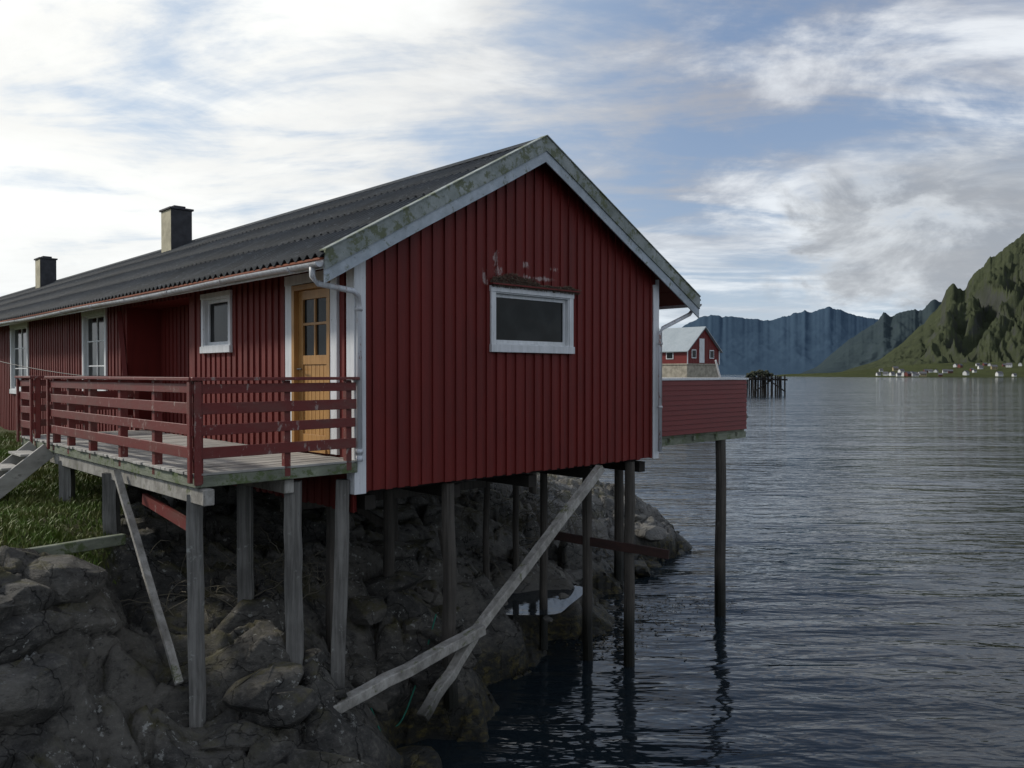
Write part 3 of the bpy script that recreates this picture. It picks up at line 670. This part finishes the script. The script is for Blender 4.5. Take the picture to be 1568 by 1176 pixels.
# ------------------------------------------------------------------ water
def watermat(name,pool=False):
    m,nt,b,pos,obj,g=newmat(name)
    b.inputs['IOR'].default_value=1.33; b.inputs['Specular IOR Level'].default_value=.5
    if pool:
        nt.put(b.inputs['Base Color'],(.03,.035,.04)); b.inputs['Roughness'].default_value=.03
        bump(nt,b,nt.noise(pos,6,3),.1,.02); return m
    nlow=nt.noise(pos,.03,3)
    nt.put(b.inputs['Base Color'],nt.mix(nlow,(.007,.011,.014),(.016,.024,.030)))
    n1=nt.noise(nt.mapping(pos,scale=(.16,.50,1),rot=(0,0,R(9))),1,2,.45,.5)
    n2=nt.noise(nt.mapping(pos,scale=(.6,1.8,1),rot=(0,0,R(-6))),1.0,3,.5,.5)
    n4=nt.noise(nt.mapping(pos,scale=(2.4,5.5,1),rot=(0,0,R(15))),1.0,2,.5)
    n3=nt.noise(nt.mapping(pos,scale=(.02,.06,1),rot=(0,0,R(12))),1,3,.5,.6)
    n5=nt.noise(nt.mapping(pos,scale=(.04,.12,1),rot=(0,0,R(4))),1,2,.5,.3)
    amp=nt.ramp(n3,.35,.7,.6,1.2)
    h=nt.math('ADD',nt.math('MULTIPLY',n1,.24),nt.math('MULTIPLY',n2,.11)); h=nt.math('ADD',h,nt.math('MULTIPLY',n4,.018))
    h=nt.math('MULTIPLY',h,amp); h=nt.math('ADD',h,nt.math('MULTIPLY',n5,.25))
    x=nt.new('ShaderNodeBump'); x.inputs['Strength'].default_value=1; x.inputs['Distance'].default_value=1.0
    nt.l.new(h,x.inputs['Height']); nt.l.new(x.outputs[0],b.inputs['Normal']); b.inputs['Roughness'].default_value=.06
    return m
mb=MB(); mb.poly([(-30000,-3000,WATER),(30000,-3000,WATER),(30000,40000,WATER),(-30000,40000,WATER)]); mb.build('sea_water',[watermat('sea_surface')],recalc=False)
mb=MB(); mb.poly([(.25+1.05*math.cos(a)*(1+.2*math.sin(3*a)),15.2+1.4*math.sin(a)*(1+.15*math.cos(2*a)),-4.19) for a in np.linspace(0,6.283,30)[:-1]]); mb.build('tide_pool_water',[watermat('pool_surface',True)],recalc=False)
mb=MB()
for i in range(12):
    x=.25+random.gauss(0,.6); y=15.3+random.gauss(0,.8); s=random.uniform(.05,.16); hull_rock(mb.v,mb.f,(x,y,-4.19),s*1.3,s,s*.4,random.random()*3,.3,22,.1,.3)
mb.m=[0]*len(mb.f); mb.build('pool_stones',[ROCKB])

def twigs(name,centers,mat,n=60,spread=.6,ln=.9):
    mb=MB()
    for (x,y) in centers:
        for i in range(n):
            p=Vector((x+random.gauss(0,spread),y+random.gauss(0,spread),0)); p.z=tz(p.x,p.y)
            d=Vector((random.gauss(0,.7),random.gauss(0,.5),random.uniform(.3,1))).normalized(); P=[p]; s=random.uniform(.3,1)*ln/5
            for k in range(5):
                d=(d+Vector([random.gauss(0,.25) for _ in range(3)])-Vector((0,0,.12))).normalized(); P.append(P[-1]+d*s)
                if random.random()<.5 and k>0:
                    e=(d+Vector([random.gauss(0,.7) for _ in range(3)])).normalized(); mb.tube([P[-1],P[-1]+e*s*.8,P[-1]+e*s*1.3+Vector((0,0,-.03))],.003,3)
            mb.tube(P,[.008,.007,.006,.005,.004,.002],4)
    return mb.build(name,[mat],recalc=False)
twigs('dead_shrub',[(-.8,17.5),(.4,18.6),(1.6,20.5)],TWIG,45,.7,1.5)
twigs('dead_shrub',[(-3.9,10.3),(-3.2,11.4)],TWIG,36,.4,.8)
def rope(pts,r,name,mat):
    P=[Vector(p) for p in pts]; out=[]
    for i in range(len(P)-1):
        a=P[max(i-1,0)];b=P[i];c=P[i+1];d=P[min(i+2,len(P)-1)]
        for k in range(8):
            t=k/8; out.append(.5*((2*b)+(c-a)*t+(2*a-5*b+4*c-d)*t*t+(3*b-a-3*c+d)*t*t*t))
    out.append(P[-1]); mb=MB(); mb.tube(out,r,6); return mb.build(name,[mat],smooth=True)
RP=[(-1.1,11.7),(-1.3,11.3),(-1.55,10.95),(-1.8,10.75),(-1.85,10.5),(-1.6,10.2)]
rope([(x,y,tz(x,y)+.04+(.25 if i==0 else 0)) for i,(x,y) in enumerate(RP)],.012,'green_mooring_rope',ROPE)
mb=MB(); mb.beam((-6.1,7.85,-2.0),(-4.75,9.9,-2.02),.10,.13,seg=6,jit=.01); mb.build('edging_timber',[GREENW],bevel=.01)
mb=MB(); a=Vector((-14,20,.7)); b=Vector((-7.9,16.0,-.1)); mb.tube([a.lerp(b,t)-Vector((0,0,.5*t*(1-t))) for t in np.linspace(0,1,12)],.009,5); mb.build('utility_cable',[BLACKR])
mb=MB()
for i in range(650):
    c=random.choice([(2.7,16.2,1.2,.8),(1.7,14.9,.8,.6),(3.9,17.6,1.1,.7),(2.7,17.3,.8,.7)])
    x=random.gauss(c[0],c[2]*.5); y=random.gauss(c[1],c[3]*.6); a=random.uniform(0,6.28); l=random.uniform(.02,.08); w=random.uniform(.006,.018)
    dx,dy=math.cos(a),math.sin(a); z=WATER+.006+random.random()*.008
    mb.poly([(x-dx*l,y-dy*l,z),(x-dy*w,y+dx*w,z+.008),(x+dx*l,y+dy*l,z+random.uniform(0,.02)),(x+dy*w,y-dx*w,z+.005)])
mb.build('seaweed',[WEED],recalc=False)

# ------------------------------------------------------------------ neighbour cabin on skerry
def gx(name,x0,x1,y0,y1,f,mat,nx=60,ny=60,**k):
    X,Y=np.meshgrid(np.linspace(x0,x1,nx),np.linspace(y0,y1,ny)); return gridmesh(name,X,Y,f(X,Y),mat,**k)
gx('skerry',-20,30,90,150,lambda X,Y:-6.5+4.2*sst(np.minimum(np.minimum(X+20,29-X),np.minimum(Y-90,150-Y))/6+.5*(fbm(X*.2,Y*.2,4)-.5),0,1)+.8*fbm(X*.6,Y*.6,4),ROCKB,90,90,smooth=False)
nb=empty('red_boathouse',(21.6,100,0),RZ); mb=MB(); w=7.2;l=16
mb.poly([(0,0,1.2),(w,0,1.2),(w,0,2.95),(w/2,0,5.8),(0,0,2.95)]); mb.poly([(0,0,1.2),(0,l,1.2),(0,l,2.95),(0,0,2.95)]); mb.poly([(w,0,1.2),(w,l,1.2),(w,l,2.95),(w,0,2.95)]); mb.poly([(0,l,1.2),(w,l,1.2),(w,l,2.95),(w/2,l,5.8),(0,l,2.95)])
for q in np.arange(.2,w,.35): mb.box(q-.05,q+.05,-.03,0,1.2,2.9+2.85*(1-abs(q-w/2)/(w/2)))
mb.build('walls',[RED_BOARD],nb,recalc=False)
mb=MB(); mb.box(.05,w-.05,.05,l-.05,-4.6,1.2); mb.box(-.05,w+.05,-.05,l,1.1,1.25); mb.build('basement',[CONC],nb)
mb=MB()
for s in(0,1):
    e=-.35 if s==0 else w+.35; ze=2.95-.35*.79
    mb.hexa([(w/2,-.35,5.8),(e,-.35,ze),(e,l+.3,ze),(w/2,l+.3,5.8),(w/2,-.35,5.95),(e,-.35,ze+.12),(e,l+.3,ze+.12),(w/2,l+.3,5.95)])
mb.build('roof',[ROOFL],nb)
mb=MB(); mb.box(2.6,3.7,-.08,-.03,1.35,4.4,0)
for a in (.9,4.9): mb.box(a,a+1.0,-.08,-.03,1.9,3.0,0); mb.box(a+.12,a+.88,-.1,-.081,2.02,2.88,1)
mb.box(-.06,.12,-.06,-.03,1.2,2.9); mb.box(w-.12,w+.06,-.06,-.03,1.2,2.9)
for a in (2,5.5,9,12.5): mb.box(-.07,-.0,a,a+1.1,1.8,2.7,0); mb.box(-.09,-.071,a+.12,a+.98,1.9,2.6,1)
mb.build('windows_and_trim',[WHITE,GLASS],nb)
pier=empty('old_timber_pier',(0,0,0)); mb=MB()
for i in range(8):
    for j in range(3):
        x=54.5+i*1.0+random.uniform(-.2,.2); y=183+j*2.5; mb.tube([(x,y,-6),(x+random.uniform(-.15,.15),y,-.9+random.uniform(0,1.0))],.17,8)
for j in range(3): mb.beam((54.2,183+j*2.5,-1.3),(62.2,183+j*2.5,-1.4),.3,.35)
mb.box(54,60.5,182.6,188.5,-1.1,-.9); mb.beam((54.5,182.8,-4.2),(58.5,182.8,-1.5),.2,.25); mb.beam((61.5,182.8,-4),(58,182.8,-1.5),.2,.25)
mb.build('pier_timbers',[DARKW],pier)
mb=MB()
for i in range(60):
    x=random.uniform(53.8,59.2); s=random.uniform(.25,.6); hull_rock(mb.v,mb.f,(x,random.uniform(183.5,187),-.7+random.uniform(0,1.9)*(1-abs(x-56.5)/3.5)),s,s,s*.7,random.random()*3)
mb.m=[0]*len(mb.f); mb.build('stacked_nets',[mat_plain('old_nets',(.05,.055,.035),.95)],pier)

# ------------------------------------------------------------------ mountains
FP=1241.0
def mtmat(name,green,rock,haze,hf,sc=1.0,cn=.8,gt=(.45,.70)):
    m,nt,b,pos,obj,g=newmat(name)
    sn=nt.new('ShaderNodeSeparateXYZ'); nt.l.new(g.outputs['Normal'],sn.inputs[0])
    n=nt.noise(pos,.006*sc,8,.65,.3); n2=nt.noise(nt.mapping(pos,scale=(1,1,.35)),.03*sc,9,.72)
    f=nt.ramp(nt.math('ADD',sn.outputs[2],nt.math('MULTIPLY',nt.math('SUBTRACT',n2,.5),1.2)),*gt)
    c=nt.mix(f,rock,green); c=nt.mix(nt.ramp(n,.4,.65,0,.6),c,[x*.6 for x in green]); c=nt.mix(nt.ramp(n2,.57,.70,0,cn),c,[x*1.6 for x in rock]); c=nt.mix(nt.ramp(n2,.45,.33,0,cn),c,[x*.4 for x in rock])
    c=nt.mix(hf,c,haze); nt.put(b.inputs['Base Color'],c); b.inputs['Roughness'].default_value=1; b.inputs['Specular IOR Level'].default_value=0  # aerial haze of distance mixed into the base colour
    bump(nt,b,n2,.8*(1-hf),30/sc); return m
def rangem(name,prof,d0,d1,d2,mat,seed,amp=.35,p=1.15,nx=420,ny=90,gs=26,fine=.18):
    P=np.array(prof,float); px=np.linspace(P[0,0],P[-1,0],nx); rx=(px-784)/FP
    hr=(572-np.interp(px,P[:,0],P[:,1]))/FP*d1
    hr=hr*(1+ (fbm(px*.11,px*0+seed,5,seed,.6)-.5)*.09)
    t=np.linspace(0,1.5,ny); T,RX=np.meshgrid(t,rx,indexing='ij'); H=np.broadcast_to(hr,T.shape)
    D=np.where(T<=1,d0+(d1-d0)*T,d1+(d2-d1)*(T-1)*2)
    f=np.where(T<=1,T**p,1-(T-1)*1.9)
    env=np.clip(1-np.abs(T-.5)*2,0,1)**.7*(T<=1)
    X=RX*D
    warp=fbm(X/d1*18,D/d1*8,4,seed+2)
    gl=ridged(RX*gs+warp*2.2,T*2.4+warp*1.5,6,seed+4); gl2=fbm(X/d1*70,D/d1*70,6,seed+9,.6)
    Z=WATER-2+H*f+H*env*amp*(gl-.72)+H*env*fine*(gl2-.5)
    return gridmesh(name,X,D,Z,mat,smooth=True)
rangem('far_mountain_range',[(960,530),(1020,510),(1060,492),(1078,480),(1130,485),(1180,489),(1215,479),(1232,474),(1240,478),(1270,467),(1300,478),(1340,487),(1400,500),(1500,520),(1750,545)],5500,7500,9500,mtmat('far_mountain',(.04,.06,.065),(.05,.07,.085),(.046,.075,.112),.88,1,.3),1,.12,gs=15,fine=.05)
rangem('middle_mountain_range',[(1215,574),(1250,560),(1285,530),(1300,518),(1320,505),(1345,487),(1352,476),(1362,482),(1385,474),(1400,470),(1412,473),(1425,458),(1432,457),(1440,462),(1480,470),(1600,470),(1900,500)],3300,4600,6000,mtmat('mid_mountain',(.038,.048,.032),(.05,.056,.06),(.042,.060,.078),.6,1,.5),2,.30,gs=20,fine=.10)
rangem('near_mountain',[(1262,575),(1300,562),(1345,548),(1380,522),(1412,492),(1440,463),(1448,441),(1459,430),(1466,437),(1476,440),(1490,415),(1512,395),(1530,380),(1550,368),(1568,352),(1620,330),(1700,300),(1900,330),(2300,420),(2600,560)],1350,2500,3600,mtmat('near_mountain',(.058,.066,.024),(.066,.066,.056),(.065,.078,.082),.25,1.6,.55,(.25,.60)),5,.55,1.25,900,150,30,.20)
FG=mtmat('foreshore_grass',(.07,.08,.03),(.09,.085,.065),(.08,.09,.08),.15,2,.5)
def fore(X,Y):
    t=(Y-1010)/450; e=np.clip((X-430)/160,0,1)
    return -7+ (3+22*sst(t,0,1)*(.15+.85*sst(X,520,800)))*sst(e*1.2+.5*(fbm(X*.01,Y*.01,4)-.5),0,.6)*sst(t+.06*(fbm(X*.02,Y*.02,3)-.5)*3,0,.08)+6*sst(t,.02,.2)*(fbm(X*.02,Y*.02,5,3)-.4)*e
gx('foreshore_land',420,1700,1005,1460,fore,FG,260,110,smooth=True)
WALLC={'w':mat_plain('white_wall',(.66,.66,.64),.8),'r':mat_plain('red_wall',(.15,.045,.038),.8),'y':mat_plain('ochre_wall',(.34,.28,.16),.8)}
RD=mat_plain('dark_roof',(.11,.11,.12),.8); WD=mat_plain('window_dark',(.05,.05,.06),.4)
hs=[(1345,'w'),(1349,'w'),(1356,'w'),(1361,'w'),(1366,'w'),(1371,'y'),(1376,'w'),(1380,'w'),(1385,'w'),(1390,'r'),(1396,'w'),(1400,'w'),(1404,'w'),(1409,'w'),(1414,'y'),(1418,'r'),(1425,'w'),(1433,'w'),(1440,'r'),(1447,'w'),(1455,'r'),(1463,'w'),(1470,'r'),(1479,'w'),(1488,'r'),(1492,'w'),(1497,'w'),(1501,'w'),(1508,'r'),(1515,'w'),(1522,'y'),(1530,'w'),(1538,'r'),(1545,'w'),(1553,'w'),(1562,'w'),(1575,'r'),(1590,'w')]
for p,c in hs:
    d=1040+random.random()**1.1*300; x=(p-784)/FP*d; z=float(fore(np.array([[x]]),np.array([[d]]))[0,0])
    big=random.uniform(.5,.95); w=6.5*big;l=8.5*big;h=4.2*big;hh=3.0*big; mb=MB()
    mb.box(-l/2,l/2,-w/2,w/2,-2,h,0); mb.poly([(-l/2,-w/2,h),(-l/2,w/2,h),(-l/2,0,h+hh)],0); mb.poly([(l/2,-w/2,h),(l/2,w/2,h),(l/2,0,h+hh)],0)
    for s in(-1,1): mb.hexa([(-l/2-.3,0,h+hh),(l/2+.3,0,h+hh),(l/2+.3,s*(w/2+.4),h-.3),(-l/2-.3,s*(w/2+.4),h-.3),(-l/2-.3,0,h+hh+.25),(l/2+.3,0,h+hh+.25),(l/2+.3,s*(w/2+.4),h-.05),(-l/2-.3,s*(w/2+.4),h-.05)],1)
    for a in (-.3,0,.3): mb.box(a*l-.6,a*l+.6,-w/2-.06,-w/2-.01,1.2,2.4,2)
    o=mb.build('village_house',[WALLC[c],RD,WD],None,recalc=False); o.location=(x,d,z+.2); o.rotation_euler=(0,0,random.uniform(-.9,.9))

# ------------------------------------------------------------------ world
AZ=R(74); EV=R(33)
sund=Vector((-math.sin(AZ)*math.cos(EV),math.cos(AZ)*math.cos(EV),math.sin(EV)))
w=bpy.data.worlds.new('World'); scene.world=w; w.use_nodes=True; nt=NT(w.node_tree)
bg=w.node_tree.nodes['Background']; bg.inputs[1].default_value=.115
sky=nt.new('ShaderNodeTexSky'); sky.sky_type='NISHITA'; sky.sun_disc=False; sky.sun_elevation=EV; sky.sun_rotation=-AZ; sky.air_density=1.0; sky.dust_density=.6
tc=nt.new('ShaderNodeTexCoord'); D=tc.outputs['Generated']
nrm=nt.new('ShaderNodeVectorMath',operation='NORMALIZE'); nt.l.new(D,nrm.inputs[0]); D=nrm.outputs[0]
sp=nt.new('ShaderNodeSeparateXYZ'); nt.l.new(D,sp.inputs[0]); x,y,z=sp.outputs
zz=nt.math('ADD',nt.math('MAXIMUM',z,0.0),.16)
cb=nt.new('ShaderNodeCombineXYZ'); nt.l.new(nt.math('DIVIDE',x,zz),cb.inputs[0]); nt.l.new(nt.math('DIVIDE',y,zz),cb.inputs[1])
pl=cb.outputs[0]
def dot(v):
    n=nt.new('ShaderNodeVectorMath',operation='DOT_PRODUCT'); nt.l.new(D,n.inputs[0]); n.inputs[1].default_value=Vector(v).normalized(); return n.outputs['Value']
nA=nt.noise(nt.mapping(pl,scale=(.8,2.2,1),rot=(0,0,R(-16)),loc=(3.1,1.7,0)),1.2,9,.62,.6)
nB=nt.noise(nt.mapping(pl,scale=(.9,1.1,1),loc=(7.3,2.2,0)),1.8,9,.60,.4)
nC=nt.noise(nt.mapping(pl,scale=(.6,.8,1),loc=(1.3,5.2,0)),1.1,6,.55,.3)
left=nt.ramp(dot((-.55,.75,.35)),.55,1.0,0,1)
den=nt.math('ADD',nt.math('ADD',nt.math('MULTIPLY',nA,.40),nt.math('MULTIPLY',nB,.34)),nt.math('MULTIPLY',nC,.26)); den=nt.math('ADD',den,nt.math('MULTIPLY',left,.055))
mask=nt.ramp(den,.435,.555,0,1)
glow=nt.ramp(dot((-.5,.72,.45)),.68,.98,0,1)
shade=nt.ramp(nt.math('ADD',nt.math('MULTIPLY',nC,.5),nt.math('MULTIPLY',nB,.5)),.43,.58,0,1)
cc=nt.mix(shade,(3.0,3.2,3.8),(7.4,7.7,8.1))
cc=nt.mix(nt.math('MULTIPLY',glow,.80),cc,(9.6,9.6,9.2))
blue=nt.mix(.7,sky.outputs[0],nt.mix(glow,(1.75,2.6,4.3),(4.9,5.9,7.2)))
col=nt.mix(mask,blue,cc)
hz=nt.math('POWER',2.718,nt.math('MULTIPLY',nt.math('MAXIMUM',z,0),-7.5))
col=nt.mix(nt.math('MULTIPLY',hz,.82),col,nt.mix(glow,(6.0,6.9,7.6),(7.8,8.1,8.2)))
cu=nt.noise(nt.mapping(D,scale=(4,4,8),loc=(2.3,0,.9)),1.5,10,.62,.5)
loc=nt.math('MULTIPLY',nt.ramp(dot((.53,.84,.16)),.955,.995),nt.ramp(z,.05,.11))
cm=nt.ramp(nt.math('ADD',cu,nt.math('MULTIPLY',loc,.25)),.54,.72,0,.85)
cm=nt.math('MULTIPLY',cm,nt.math('MULTIPLY',nt.ramp(z,.27,.19),nt.ramp(loc,0,.4)))
col=nt.mix(cm,col,nt.mix(nt.ramp(cu,.42,.62),(5.8,6.1,6.4),(3.2,3.4,3.7)))
nt.l.new(col,bg.inputs[0])
sl=bpy.data.lights.new('sun','SUN'); sl.energy=2.8; sl.angle=R(6); sl.color=(1,.95,.86)
so=bpy.data.objects.new('sun',sl); scene.collection.objects.link(so); so.rotation_euler=(-sund).to_track_quat('-Z','Y').to_euler(); so.location=(-30,20,40)
# ------------------------------------------------------------------ camera
cam=bpy.data.cameras.new('camera'); co=bpy.data.objects.new('camera',cam); scene.collection.objects.link(co)
cam.sensor_width=36; cam.lens=36*FP/1568; cam.clip_end=60000; cam.clip_start=.1
co.location=(0,0,0); co.rotation_euler=(R(90)-math.atan(16/FP),0,0); scene.camera=co
scene.view_settings.view_transform='Standard'; scene.view_settings.look='None'; scene.view_settings.exposure=0
